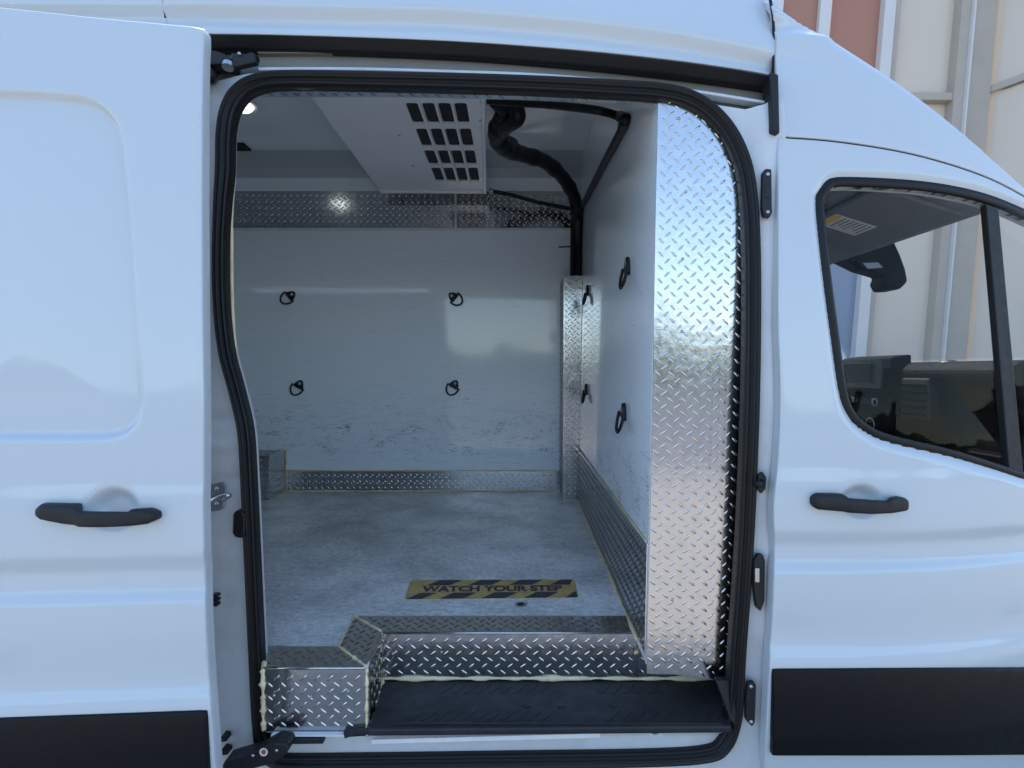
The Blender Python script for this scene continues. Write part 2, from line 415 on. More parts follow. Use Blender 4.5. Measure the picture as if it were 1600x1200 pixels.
# ---- body above the door, two sheets with a seam
def upper(x, z): return side(x, z + np.interp(x, [-.8, -.17, .17, .42, .6, .7, .9], [0, .015, .043, .07, .095, .112, .14])) + .03 * np.clip((x - .1) / .6, 0, 1) ** 2 * np.clip((z - 1.6) / .6, 0, 1)
drip = c2([(318, 51), (450, 53), (700, 62), (900, 76), (1050, 92), (1150, 106), (1209, 116)], 4)
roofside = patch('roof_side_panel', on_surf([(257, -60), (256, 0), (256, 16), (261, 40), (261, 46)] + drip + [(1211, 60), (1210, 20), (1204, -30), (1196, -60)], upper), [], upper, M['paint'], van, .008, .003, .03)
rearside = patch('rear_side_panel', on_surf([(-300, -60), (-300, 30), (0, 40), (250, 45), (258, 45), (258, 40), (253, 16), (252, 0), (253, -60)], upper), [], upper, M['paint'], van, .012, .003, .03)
# ---- sheet of the rear quarter behind the opened door
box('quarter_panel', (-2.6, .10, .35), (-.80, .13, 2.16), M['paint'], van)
# ---- front roof cap in front of the door opening
sil = c2([(1196, -25), (1213, -6), (1250, 16), (1300, 47), (1380, 101), (1450, 155), (1520, 216), (1600, 288), (1650, 334)], 5)
def front0(x, z): return side(x, z) + .03 * np.clip((x - .1) / .6, 0, 1) ** 2 * np.clip((z - 1.6) / .6, 0, 1) + .10 * np.clip((x - .8) / .6, 0, 1.6) ** 2
silxz = on_surf(sil, front0)
crl = on_surf(c2([(1190, 80), (1216, 86), (1270, 100), (1320, 122), (1372, 148)], 4), front0)
def front(x, z):
    d = pdist(silxz, x, z, False); r = np.interp(x, [.6, .95, 1.2], [.07, .05, .018]); t = np.clip(d / r, 0, 1)
    dc = pdist(crl, x, z, False); fade = .005 * np.exp(-(dc / .014) ** 2) * sstep(.93, .66, x)
    return front0(x, z) + r * .8 * (1 - np.sqrt(np.clip(1 - (1 - t) ** 2, 0, 1))) + fade
seam = c2([(1219, 211), (1300, 217), (1400, 232), (1480, 252), (1550, 277), (1610, 309), (1652, 337)], 4)
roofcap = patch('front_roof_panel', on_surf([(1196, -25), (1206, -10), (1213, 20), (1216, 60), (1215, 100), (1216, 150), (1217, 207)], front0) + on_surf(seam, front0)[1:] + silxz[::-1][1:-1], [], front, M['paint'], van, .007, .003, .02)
# ---- front door
seam2 = [(a, b + 6.5) for a, b in seam]
def gap(px_, S, par, dy=.011, r=.0065): tube('gap_rubber', [Vector((x, float(S(np.array([x]), np.array([z]))[0]) + dy, z)) for x, z in on_surf(px_, S)], r, M['rubber'], par, 8)
gap([(a, b + 3) for a, b in seam], front0, van)
gap([(254, -50), (254, 0), (255, 16), (258, 32)], upper, van, .0055, .0042)
gap([(1201, -40), (1208, -5), (1212, 20), (1214, 60), (1212, 110)], front0, van, .016, .004)
dl = c2([(1218, 216), (1219, 350), (1219, 500), (1222, 590), (1222, 650), (1218, 730), (1212, 790), (1213, 860), (1211, 930), (1206, 1020), (1202, 1100), (1198, 1180), (1196, 1260)], 4)
wout = c2([(1300, 292), (1322, 286), (1440, 292), (1530, 308), (1600, 334), (1680, 375)], 5) + [(1690, 762)] + c2([(1600, 740), (1500, 708), (1400, 684), (1362, 668), (1338, 646), (1325, 610), (1312, 520), (1300, 430), (1290, 340), (1289, 308)], 5)
def fdoor0(x, z): return front0(x, z)
cupF = on_surf([(1347, 784)], fdoor0)[0]
woutxz = on_surf(wout, fdoor0)
def fdoor(x, z):
    y = fdoor0(x, z) + dimple(x, z, cupF, 36 * 1.4 / F, 31 * 1.4 / F, .026)
    d = pdist(woutxz, x, z)
    return y + .014 * (1 - sstep(.012, .034, d))
hole = on_surf([(a, b) for a, b in wout], fdoor0)
odoor = on_surf(dl, fdoor0)[::-1] + on_surf(seam2[1:-1], fdoor0) + on_surf([(1700, 380), (1700, 1260)], fdoor0)
wh = [p for p in hole if True]
wh = on_surf([(min(a, 1675), b) for a, b in wout], fdoor0)
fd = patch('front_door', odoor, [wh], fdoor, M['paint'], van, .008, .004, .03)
# window rubber, divider, panes
wpath = [Vector((x, float(fdoor0(np.array([x]), np.array([z]))[0]) + .014, z)) for x, z in densify(wh, .01)]
if area2([(p.x, p.z) for p in wpath]) < 0: wpath.reverse()
sweep('window_seal', wpath, [(-.004, -.02), (-.004, .004), (.002, .008), (.010, .007), (.014, .002), (.019, .003), (.023, -.004), (.023, -.03), (.01, -.03)], M['rubber'], fd)
wy = lambda a, b: float(fdoor0(np.array([P(a, b, .05).x]), np.array([P(a, b, .05).z]))[0]) + .02
dv = [P(1541, 318, wy(1541, 318)), P(1561, 326, wy(1561, 326)), P(1600, 745, wy(1600, 735)), P(1577, 735, wy(1577, 728))]
prism('window_divider', dv, (0, .022, 0), M['plastic'], fd, .003)
gp = [P(a, b, wy(a, b) + .008) for a, b in wout[::2]]
def pane(pts):
    vs = [P(a, b, wy(a, b) + .012) for a, b in pts]; n = len(vs); c = sum(vs, Vector()) / n
    return fix(mesh('window_pane', vs + [c], [(i, (i + 1) % n, n) for i in range(n)], M['glass'], fd))
pane([(1300, 292), (1322, 286), (1440, 292), (1530, 308), (1551, 316), (1590, 735), (1500, 708), (1400, 684), (1362, 668), (1338, 646), (1325, 610), (1312, 520), (1300, 430), (1290, 340)])
pane([(1552, 317), (1600, 334), (1672, 372), (1672, 760), (1591, 736)])
# lower trim of the front door
def trim(outl, S, par, out=.018):
    def T(x, z):
        zz = np.clip((z - zlo) / (zhi - zlo), 0, 1); return S(x, z) - out * np.sin(np.pi * np.clip(zz, .02, .98)) ** .35 * (.75 + .25 * zz)
    o = on_surf(densify(outl, 30), S); zlo = min(p[1] for p in o) - .002; zhi = max(p[1] for p in o) + .002
    return patch('lower_trim', o, [], T, M['trim'], par, .009, .004, .03)
trim([(1205, 1173), (1700, 1173), (1700, 1044), (1208, 1047)], fdoor0, fd)
def loft_handle(par, xs, top, bot, S, out):
    n = 14; vs = []; fs = []
    for i, px in enumerate(xs):
        f = i / (len(xs) - 1); t, b = np.interp(px, *zip(*top)), np.interp(px, *zip(*bot)); e = min(1, 1.0)
        if i in (0, len(xs) - 1): m_ = (t + b) / 2; t, b = m_ + (t - m_) * .55, m_ + (b - m_) * .55
        p0 = on_surf([(px, t)], S)[0]; p1 = on_surf([(px, b)], S)[0]; y = float(S(np.array([p0[0]]), np.array([p0[1]]))[0])
        o = np.interp(f, [0, .06, .3, .5, .72, .95, 1], [.3, .7, .85, 1, .95, .75, .35]) * out
        cz, hz = (p0[1] + p1[1]) / 2, (p0[1] - p1[1]) / 2; th = .016 if .3 < f < .8 else o + .004
        for k in range(n):
            a = 2 * math.pi * k / n; ca, sa = math.cos(a), math.sin(a)
            q = lambda v: math.copysign(abs(v) ** .6, v)
            vs.append((p0[0], y - o + th / 2 - q(ca) * th / 2 , cz + q(sa) * hz))
    for i in range(len(xs) - 1):
        for k in range(n): fs.append((i * n + k, i * n + (k + 1) % n, (i + 1) * n + (k + 1) % n, (i + 1) * n + k))
    fs += [tuple(range(n)), tuple(range(len(xs) * n - 1, (len(xs) - 1) * n - 1, -1))]
    return fix(mesh('door_handle', vs, fs, M['plastic'], par, True))
loft_handle(fd, [1265, 1268, 1273, 1285, 1300, 1312, 1316, 1320, 1335, 1350, 1365, 1376, 1381, 1386, 1398, 1406, 1409, 1410],
            [(1265, 774), (1273, 769), (1311, 769), (1317, 775), (1376, 779), (1382, 773), (1404, 774), (1410, 778)],
            [(1265, 789), (1273, 794), (1312, 797), (1350, 799), (1404, 797), (1410, 794)], fdoor0, .034)
# ---- opened sliding door, a hand's breadth outside the body
def sdoor0(x, z): return side(x, z) - .178 + .07 * (x + .64)
recess = c2([(-120, 140), (0, 142), (90, 147), (140, 155), (172, 178), (190, 215), (203, 330), (213, 480), (219, 600), (218, 645), (205, 670), (180, 682), (140, 686), (0, 686), (-120, 687)], 5)
rcxz = on_surf(recess, sdoor0); cupS = on_surf([(175, 796)], sdoor0)[0]
def sdoor(x, z):
    d = pdist(rcxz, x, z); ins = inside(rcxz, x, z); sd_ = np.where(ins, -d, d)
    y = sdoor0(x, z) + .016 * (1 - sstep(-.009, .002, sd_)) - .006 * sstep(-.02, -.2, sd_)
    return y + dimple(x, z, cupS, 44 * 1.22 / F, 38 * 1.22 / F, .030)
de = c2([(313, 47), (314, 62), (312, 120), (311, 300), (312, 500), (314, 650), (313, 800), (316, 900), (317, 960), (322, 1060), (327, 1130), (336, 1260)], 4)
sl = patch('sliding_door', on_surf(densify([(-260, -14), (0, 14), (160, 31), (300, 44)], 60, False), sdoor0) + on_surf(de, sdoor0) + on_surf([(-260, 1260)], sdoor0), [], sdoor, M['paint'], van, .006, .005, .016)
def flange(x, z): return sdoor0(x, z) + .034
patch('door_edge_flange', on_surf([(a + 5, b) for a, b in de], flange) + on_surf([(a - 30, b) for a, b in de[::-1]], flange), [], flange, M['jamb'], sl, .012, .003, .022)
trim([(-260, 1131), (0, 1124), (322, 1112), (331, 1290), (-260, 1290)], sdoor0, sl, .014)
loft_handle(sl, [68, 70, 76, 90, 110, 128, 135, 140, 155, 175, 195, 213, 219, 225, 240, 249, 252, 253],
            [(68, 791), (76, 784), (132, 785), (139, 794), (213, 795), (220, 790), (244, 792), (253, 799)],
            [(68, 803), (76, 809), (105, 815), (140, 818), (185, 818), (240, 815), (253, 809)], sdoor0, .036)

# ------------------------------------------------------------------ door opening: jamb, seal, track, sill
sealpx = [(349, 265), (350, 215), (356, 175), (372, 146), (400, 129), (450, 123), (600, 125), (800, 130), (950, 137), (1035, 143), (1085, 157), (1125, 188), (1153, 232), (1169, 290), (1176, 400), (1175, 600), (1168, 795), (1160, 930),
          (1154, 1010), (1150, 1080), (1146, 1125), (1131, 1162), (1100, 1178), (1000, 1184), (800, 1187), (600, 1190), (460, 1191), (428, 1184), (411, 1165), (404, 1120), (398, 1000), (392, 870), (386, 740), (381, 670), (367, 608), (352, 550), (344, 480), (342, 400), (345, 320)]
SEAL_Y = .055
def lean(z): return .045 * np.clip((np.asarray(z) - 1.25) / .9, 0, 1.1)
def leanS(y): return lambda x, z: y + lean(z) + 0 * x
def PL(px_, py_, y):
    x, z = on_surf([(px_, py_)], leanS(y))[0]; return Vector((x, y + float(lean(z)), z))
sp_ = c2(sealpx, 6, True)
def flat(y): return lambda x, z: np.full(np.shape(x), y)
def jambS(x, z):
    y = .062 + lean(z) + 0 * x
    for pz, h in ((1.253, .010), (1.185, -.008), (1.10, .008)):
        y = y + h * np.exp(-((z - pz) / .012) ** 2) * sstep(-.62, -.70, x)
    y = y + .02 * sstep(-.66, -.78, x) - .018 * sstep(.60, .66, x)
    return np.maximum(y, side(x, z) + .016)
jh = on_surf(sp_, leanS(.06))
jamb = patch('door_jamb', on_surf([(225, 128), (335, 120), (365, 116), (400, 114), (600, 114), (800, 119), (1000, 131), (1060, 140), (1092, 151), (1120, 164), (1165, 171), (1190, 167), (1222, 152), (1224, 700), (1219, 900), (1210, 1300), (150, 1300)], leanS(.06)), [jh], jambS, M['jamb'], van, .010, .002, .02)
spath = [PL(a, b, SEAL_Y) for a, b in sp_]
sc = []
for a, b in sp_: sc.append(.68 if a < 420 and 300 < b < 1160 else .90)
sc = list(np.convolve(np.pad(sc, 4, 'wrap'), np.ones(9) / 9, 'valid'))
if area2([(p.x, p.z) for p in spath]) < 0: spath.reverse(); sc.reverse()
sweep('door_seal', spath, [(-.020, -.03), (-.020, .002), (-.017, .009), (-.012, .010), (-.008, .004), (-.004, .004), (-.001, .013), (.003, .017), (.006, .012), (.008, .011), (.011, .017), (.016, .016), (.019, .006), (.019, -.03)], M['rubber'], van, True, sc)
# white inner lining of the door side, its edge returned towards the seal
lin_hole = on_surf(sp_, leanS(.085)); cxz = np.array(lin_hole); mid = cxz.mean(0)
def shrink(poly, d):
    n = len(poly); out = []
    for i in range(n):
        t = np.array(poly[(i + 1) % n]) - np.array(poly[i - 1]); L = np.hypot(*t) + 1e-9; nn = np.array((-t[1], t[0])) / L
        q = np.array(poly[i]) + nn * d
        out.append(q if abs(area2(poly)) and area2(poly) > 0 else np.array(poly[i]) - nn * d)
    return [tuple(q) for q in out]
lh = shrink(lin_hole, .017)
patch('side_lining', [(-2.6, .30), (.75, .30), (.75, 2.13), (-2.6, 2.13)], [lh], leanS(.118), M['white'], van, .03, .001, -.05)
# cream sealant along the upper left reveal and plate lip
tube('sealant_bead', [PL(a + 1, b, .112) for a, b in c2([(361, 205), (360, 300), (361, 400), (362, 480), (366, 545)], 8)], .005, M['caulk'], van, 8, .15)
# header plate lip
hp = [(395, 137), (600, 137), (800, 141), (1040, 150)]
for (a, b), (c_, d_) in zip(hp[:-1], hp[1:]):
    p0, p1 = P(a, b, .115), P(c_, d_, .115); dy = Vector((0, .05, .002))
    plate('header_plate', [p0, p0 + dy, p1 + dy, p1], van, .034, .003)
# track above the opening
tr_top = c2([(312, 52), (450, 54), (700, 63), (900, 78), (1050, 94), (1150, 108), (1212, 119)], 4)
tr_bot = c2([(312, 78), (450, 78), (700, 87), (900, 102), (1050, 118), (1150, 131), (1208, 140)], 4)
def ribbon(name, top, bot, y0, y1, mat, par, back=.03):
    n = len(top); vs = [P(a, b, y0) for a, b in top] + [P(a, b, y1) for a, b in bot]
    vs += [v + Vector((0, back, 0)) for v in vs]
    fs = [(n + i, n + i + 1, i + 1, i) for i in range(n - 1)] + [(2 * n + i, 2 * n + i + 1, 3 * n + i + 1, 3 * n + i) for i in range(n - 1)]
    fs += [(i, i + 1, 2 * n + i + 1, 2 * n + i) for i in range(n - 1)] + [(3 * n + i, 3 * n + i + 1, n + i + 1, n + i) for i in range(n - 1)]
    fs += [(0, 2 * n, 3 * n, n), (n - 1, 2 * n - 1, 4 * n - 1, 3 * n - 1)]
    return bev(fix(mesh(name, vs, fs, mat, par, False)), .004, 2, 40)
track = ribbon('track_channel', [(a, b - 4) for a, b in tr_bot], c2([(312, 128), (450, 124), (700, 128), (900, 132), (1050, 146), (1150, 168), (1208, 190)], 4), .15, .15, M['track'], van, .02)
ribbon('drip_rubber', tr_top, tr_bot, .10, .125, M['rubber'], van, .03)
rl = c2([(402, 104), (550, 104), (700, 108), (850, 114), (1000, 128), (1100, 141), (1200, 157)], 4)
ribbon('track_rail', rl, [(a, b + 5) for a, b in rl], .115, .112, M['jamb'], track, .034)
rl2 = [(a, b - 24) for a, b in rl]
ribbon('track_lip', rl2[:-4], [(a, b + 3) for a, b in rl2[:-4]], .134, .134, M['track'], track, .02)
prism('track_end_cap', [P(1203, 112, .085), P(1217, 116, .085), P(1219, 208, .06), P(1207, 204, .06)], (0, .05, 0), M['plastic'], van, .004)
# roller carriage at the track's left end
arm = prism('roller_arm', [P(a, b, .09) for a, b in ((300, 80), (335, 78), (352, 84), (362, 92), (362, 104), (345, 100), (318, 101), (300, 96))], (0, .05, 0), M['plastic'], van, .004)
disc('roller', P(357, 100, .080), .014, -.012, (0, .35, 1), M['steel'], arm); disc('roller', P(393, 90, .10), .013, .02, (0, 1, .2), M['rubber'], arm)
prism('roller_bracket', [P(a, b, .095) for a, b in ((360, 82), (398, 84), (400, 97), (378, 102), (362, 106))], (0, .02, 0), M['plastic'], arm, .003)
dome('bracket_bolt', P(374, 84, .093), .005, .005, (0, -1, 0), M['steel'], arm)
tube('rubber_buffer', [P(326, 118, .11), P(324, 118, .05)], lambda t: .023 - .006 * t, M['rubber'], van, 16)
# sill
def sillS(x, z): return .030 + .25 * np.clip(.49 - z, 0, 1) * .12
patch('sill_face', on_surf([(414, 1140), (1140, 1133), (1140, 1176), (430, 1184)], flat(.045)), [on_surf(c2([(1019, 1152), (1027, 1147), (1035, 1152), (1035, 1155), (1027, 1158), (1019, 1155)], 3, True), flat(.045))], lambda x, z: flat(.045)(x, z) + .02 * sstep(.46, .44, z), M['jamb'], van, .01, .003, .03)
bev(prism('threshold_strip', [P(a, b, .040) for a, b in ((580, 1156), (938, 1146), (938, 1153), (580, 1163))], (0, .006, 0), M['white'], van), .001)
prism('sill_slot', [P(a, b, .07) for a, b in ((1015, 1145), (1040, 1145), (1040, 1160), (1015, 1160))], (0, .01, 0), M['dark'], van)
box('floor_edge_strip', tuple(P(423, 1151, .026)), tuple(P(566, 1143, .042)), M['white'], van)
# jamb fittings
def fitting(name, px, y, dep, mat, par, b=.003): return prism(name, [PL(a, c_, y) for a, c_ in px], (0, dep, 0), M[mat], par, b)
pl = fitting('striker_plate', [(322, 758), (347, 753), (353, 760), (350, 792), (342, 798), (322, 800)], .074, .008, 'steel', jamb, .002)
tube('striker_loop', catmull([P(326, 775, .06), P(332, 781, .03), P(345, 776, .024), P(358, 774, .03), P(350, 780, .06)], 5), .006, M['steel'], pl)
for b_ in (764, 787): dome('striker_screw', P(339, b_, .074), .006, .004, (0, -1, 0), M['steel'], pl)
fitting('rubber_bumper', [(363, 803), (368, 798), (380, 799), (383, 806), (383, 836), (378, 842), (366, 840), (362, 833)], .035, .03, 'rubber', jamb, .005)
for b_ in (932, 939, 946): fitting('contact_pin', [(330, b_ - 2), (339, b_ - 2), (339, b_ + 2), (330, b_ + 2)], .05, .02, 'plastic', jamb, .001)
for a_, b_ in ((350, 1155), (352, 1176)): fitting('contact_pin', [(345, b_ - 4), (a_ + 4, b_ - 3), (a_ + 4, b_ + 4), (345, b_ + 5)], .05, .03, 'plastic', jamb, .002)
ft = fitting('dovetail_guide', [(1192, 270), (1197, 263), (1206, 264), (1207, 332), (1203, 340), (1194, 338), (1191, 325)], .028, .015, 'plastic', jamb, .003)
fitting('guide_socket', [(1196, 286), (1203, 286), (1203, 308), (1196, 308)], .0265, .004, 'dark', ft, 0)
for b_ in (272, 331): dome('guide_screw', PL(1200, b_, .027), .005, .003, (0, -1, 0), M['steel'], ft)
kn = fitting('buffer_plate', [(1186, 742), (1192, 737), (1198, 746), (1197, 764), (1190, 772), (1184, 764)], .028, .012, 'plastic', jamb, .003)
tube('buffer_knob', [P(1190, 755, .03), P(1183, 757, .0)], lambda t: .010 - .002 * t, M['rubber'], kn, 12)
ft = fitting('contact_housing', [(1179, 878), (1185, 866), (1193, 867), (1196, 876), (1195, 940), (1189, 956), (1182, 950), (1178, 915)], .028, .016, 'plastic', jamb, .003)
fitting('contact_block', [(1180, 888), (1187, 888), (1187, 910), (1180, 910)], .022, .008, 'steel', ft, .001)
ft = fitting('dovetail_guide', [(1169, 1068), (1179, 1066), (1182, 1072), (1180, 1130), (1175, 1136), (1166, 1126), (1166, 1090)], .032, .015, 'plastic', jamb, .003)
for b_ in (1073, 1128): dome('guide_screw', P(1174, b_, .031), .005, .003, (0, -1, 0), M['steel'], ft)
# lower hinge arm
arm = fitting('lower_door_arm', [(345, 1200), (350, 1190), (400, 1176), (428, 1160), (448, 1162), (452, 1172), (440, 1186), (420, 1196), (360, 1212)], -.02, .05, 'plastic', van, .006)
disc('arm_badge', P(412, 1175, -.0205), .010, -.001, (0, 1, 0), M['white'], arm, 18); disc('badge_mark', P(412, 1175, -.0218), .006, -.0006, (0, 1, 0), M['badge'], arm, 14)
for a_, b_ in ((395, 1181), (432, 1173)): dome('arm_rivet', P(a_, b_, -.02), .004, .002, (0, -1, 0), M['steel'], arm)
fitting('arm_bracket', [(440, 1154), (505, 1154), (505, 1163), (440, 1164)], .022, .02, 'plastic', van, .003)
bk = fitting('latch_bar', [(536, 1144), (545, 1146), (580, 1142), (581, 1150), (546, 1152), (538, 1155)], .025, .02, 'plastic', van, .002)
dome('latch_bolt', P(574, 1149, .025), .004, .004, (0, -1, 0), M['steel'], bk)

# ------------------------------------------------------------------ cargo hold lining
FZ = .62; BY = 2.22; CZ = 2.68
XB, XF = .398, .357                      # right partition: x at the chase and at its front edge

def bulk(y, z=.7): return .3685 + .0345 * (y - .12) / 1.85 + .0155 * (z - 1.35)
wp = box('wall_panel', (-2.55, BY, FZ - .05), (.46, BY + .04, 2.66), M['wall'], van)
bk_ = [(y, z) for y, z in ((.117, .595), (.30, .595), (.30, .50), (BY + .04, .50), (BY + .04, 2.70), (.36, 2.70), (.20, 2.16), (.117, 2.07))]
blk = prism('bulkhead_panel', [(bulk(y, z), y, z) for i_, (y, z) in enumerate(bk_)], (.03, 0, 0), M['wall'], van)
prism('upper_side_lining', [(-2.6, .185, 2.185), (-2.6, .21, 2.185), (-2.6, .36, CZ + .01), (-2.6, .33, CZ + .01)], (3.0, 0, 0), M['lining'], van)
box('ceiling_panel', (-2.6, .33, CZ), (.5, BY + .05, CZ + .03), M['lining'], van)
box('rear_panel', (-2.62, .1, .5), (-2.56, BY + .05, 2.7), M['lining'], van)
# outer shell: far side, roof, floor pan
box('far_side_panel', (-2.7, BY + .06, .3), (.95, BY + .12, 2.5), M['paint'], van)
prism('roof_shell', [(-2.7, .215, 2.45), (-2.7, .31, 2.66), (-2.7, .55, 2.76), (-2.7, 1.9, 2.76), (-2.7, 2.2, 2.66), (-2.7, 2.36, 2.45), (-2.7, 2.33, 2.45), (-2.7, 2.18, 2.63), (-2.7, 1.9, 2.72), (-2.7, .55, 2.72), (-2.7, .34, 2.63), (-2.7, .245, 2.45)], (3.32, 0, 0), M['paint'], van)
box('underbody', (-2.6, .16, .28), (1.45, 2.2, .42), M['dark'], van)
# slope of the roof ahead of the hold, down to the windscreen header
prism('roof_slope', [(.60, .25, 2.56), (.74, .25, 2.41), (1.0, .25, 2.21), (1.26, .27, 1.99), (1.26, .27, 1.96), (1.0, .25, 2.18), (.74, .25, 2.37), (.60, .25, 2.50)], (0, 1.92, 0), M['paint'], van)
# skirting plates and upper rub strip
px = lambda a, b, y: P(a, b, y)
def wall_strip(name, x0, x1, zlo, zhi, pitch=.040):
    return plate(name, [(x0, BY - .001, zlo), (x1, BY - .001, zlo), (x1, BY - .001, zhi), (x0, BY - .001, zhi)], van, pitch, .003, lug=.034)
zs0, zs1 = P(600, 356, BY).z, P(600, 299, BY).z; xs_ = P(712, 330, BY).x
wall_strip('rub_strip', -2.5, xs_ - .006, zs0, zs1); wall_strip('rub_strip', xs_ + .006, .40, zs0, zs1)
box('strip_joint_cover', (xs_ - .006, BY - .006, zs0), (xs_ + .006, BY, zs1), M['white'], van)
box('strip_edge_moulding', (-2.5, BY - .009, zs0 - .016), (.40, BY, zs0 - .001), M['white'], van, .002)
zk = P(600, 736, BY).z
wall_strip('skirting_plate', -1.42, .40, FZ + .004, zk)
bead('sealant_bead', (-1.42, BY - .006, FZ + .003), (.36, BY - .006, FZ + .003), van, .006, 60)
bead('sealant_bead', (-1.42, BY - .004, zk + .003), (.36, BY - .004, zk + .003), van, .004, 60)
# skirting along the partition
yk = 1.95; zb0, zb1 = FZ + .003, .918
f0, f1 = .12, yk
plate('skirting_plate', [(bulk(f1, zb0) - .001, f1, zb0), (bulk(f0, zb0) - .001, f0, zb0), (bulk(f0, zb1) - .001, f0, zb1), (bulk(f1, zb1) - .001, f1, zb1)], van, .034, .003, lug=.026)
bead('sealant_bead', (bulk(f0) - .008, .20, FZ + .003), (bulk(f1) - .008, f1, FZ + .003), van, .006, 60)
bead('sealant_bead', (bulk(f0, zb1) - .004, .125, zb1 + .002), (bulk(f1, zb1) - .004, f1, zb1 + .002), van, .003, 40)
# wheel box at the far left
wx, wy0, wz = -1.425, 1.97, P(420, 703, BY).z
wb = box('wheel_box', (-2.5, wy0 + .004, FZ), (wx - .004, BY, wz - .004), M['steel'], van)
plate('wheel_box_plate', [(wx - .004, wy0, FZ + .001), (wx - .004, BY - .004, FZ + .001), (wx - .004, BY - .004, wz - .003), (wx - .004, wy0, wz - .003)], van, .036, .003, lug=.026)
plate('wheel_box_plate', [(-2.5, wy0 + .004, FZ + .001), (wx - .002, wy0 + .004, FZ + .001), (wx - .002, wy0 + .004, wz - .003), (-2.5, wy0 + .004, wz - .003)], van, .036, .003, lug=.026)
plate('wheel_box_plate', [(-2.5, wy0, wz - .003), (wx, wy0, wz - .003), (wx, BY - .004, wz - .003), (-2.5, BY - .004, wz - .003)], van, .036, .003, lug=.026)
bead('sealant_bead', (wx + .002, wy0, FZ + .003), (wx + .002, BY, FZ + .003), van, .006); bead('sealant_bead', (wx + .003, BY - .004, FZ), (wx + .003, BY - .004, wz), van, .006)
# corner chase that swallows the hoses
cy = 1.97; c0, c1 = P(880, 700, cy).x, bulk(cy) - .002; ct = P(895, 431, cy).z
plate('corner_chase', [(c0, cy, FZ + .002), (c1, cy, FZ + .002), (bulk(cy, ct) - .002, cy, ct), (c0 + .004, cy, ct)], van, .034, .004, lug=.026)
plate('corner_chase', [(c0 + .001, BY - .002, FZ + .002), (c0 + .001, cy, FZ + .002), (c0 + .004, cy, ct), (c0 + .004, BY - .002, ct)], van, .034, .003, lug=.026)
bead('sealant_bead', (c0, cy - .006, FZ + .003), (c1, cy - .006, FZ + .003), van, .005)
# bright plate on the door pillar
pp = [(1010, 1052), (1060, 1053), (1136, 1063), (1158, 1000), (1172, 800), (1180, 600), (1180, 280), (1150, 215), (1110, 170), (1060, 152), (1028, 152), (1024, 330), (1020, 600), (1015, 850)]
def pilS(x, z): return .112 + 0 * x + 0 * z
pil = plate('pillar_plate', [Vector((x, pilS(x, z), z)) for x, z in on_surf(pp, pilS)], van, .0345, .003, lug=.024)
for a_, b_ in ((1060, 186), (1071, 300), (1066, 405), (1065, 518), (1062, 625), (1057, 730), (1050, 936), (1045, 1031)): dome('plate_rivet', (lambda q: Vector((q[0], pilS(*q) - .003, q[1])))(on_surf([(a_, b_)], pilS)[0]), .0045, .003, (0, -1, 0), M['steel'], pil)
# step: block on the left, splayed return, riser, nosings
ry = PZ(800, 987, FZ).y; by0 = PZ(490, 1044, FZ).y
A = PZ(412, 1044, FZ); B = PZ(573, 1044, FZ); Cc = PZ(596, 989, FZ); Dd = PZ(1004, 985, FZ)
A2 = PZ(412, 1012, FZ); B2 = PZ(529, 1012, FZ); C2_ = PZ(553, 964, FZ); D2 = PZ(986, 957, FZ); Dd.y = Cc.y; D2.y = C2_.y; B.y = A.y; B2.y = A2.y; Dd.x = bulk(.27) - .002; D2.x = bulk(.35) - .002
ZM = PZ(800, 1060, .0).z; zmat = .62 - .136
up = Vector((0, 0, .001))
prism('floor_panel', [Vector((-2.55, .17, FZ)), Vector((A.x + .005, .17, FZ)), Vector((A.x + .006, A.y + .02, FZ)), B + Vector((-.02, .02, 0)), Cc + Vector((-.012, .02, 0)), Dd + Vector((.02, .02, 0)), Vector((.43, BY, FZ)), Vector((-2.55, BY, FZ))], (0, 0, -.03), M['floor'], van)
def nos(*p): return plate('step_nosing', [q + up for q in p], van, .036, .003)
nos(A, B, B2, A2); nos(B, Cc, C2_, B2); nos(Cc, Dd, D2, C2_)
prism('step_core', [Vector((q.x, q.y + .008, FZ - .031)) for q in (A, B, Cc, Dd)] + [Vector((Dd.x, .36, FZ - .031)), Vector((A.x, .36, FZ - .031))], (0, 0, -.14), M['steel'], van)
zr = zmat + .004; zb = P(490, 1141, A.y).z
r1 = plate('step_riser', [(A.x, A.y, zb), (B.x, B.y, zb), (B.x, B.y, FZ), (A.x, A.y, FZ)], van, .034, .004)
r2 = plate('step_riser', [(B.x + .002, B.y, zb + .01), (Cc.x + .002, Cc.y, zr), (Cc.x + .002, Cc.y, FZ), (B.x + .002, B.y, FZ)], van, .034, .004)
r3 = plate('step_riser', [(Cc.x, Cc.y, zr), (Dd.x, Dd.y, zr), (Dd.x, Dd.y, FZ), (Cc.x, Cc.y, FZ)], van, .037, .004)
r4 = plate('step_riser', [(Dd.x + .002, Dd.y, zr), (.60, Dd.y, zr), (.60, Dd.y, .592), (Dd.x + .002, Dd.y, .592)], van, .037, .004, lug=.025)
for a_, b_ in ((428, 1087), (485, 1089), (544, 1080)): dome('riser_rivet', P(a_, b_, A.y - .004), .004, .003, (0, -1, 0), M['steel'], r1)
for a_, b_ in ((614, 1022), (690, 1019), (791, 1019), (887, 1015), (967, 1012)): dome('riser_rivet', P(a_, b_, Cc.y - .004), .0045, .003, (0, -1, 0), M['steel'], r3)
q = Vector((0, -.005, .002)); fz = lambda p, z: Vector((p.x, p.y, z))
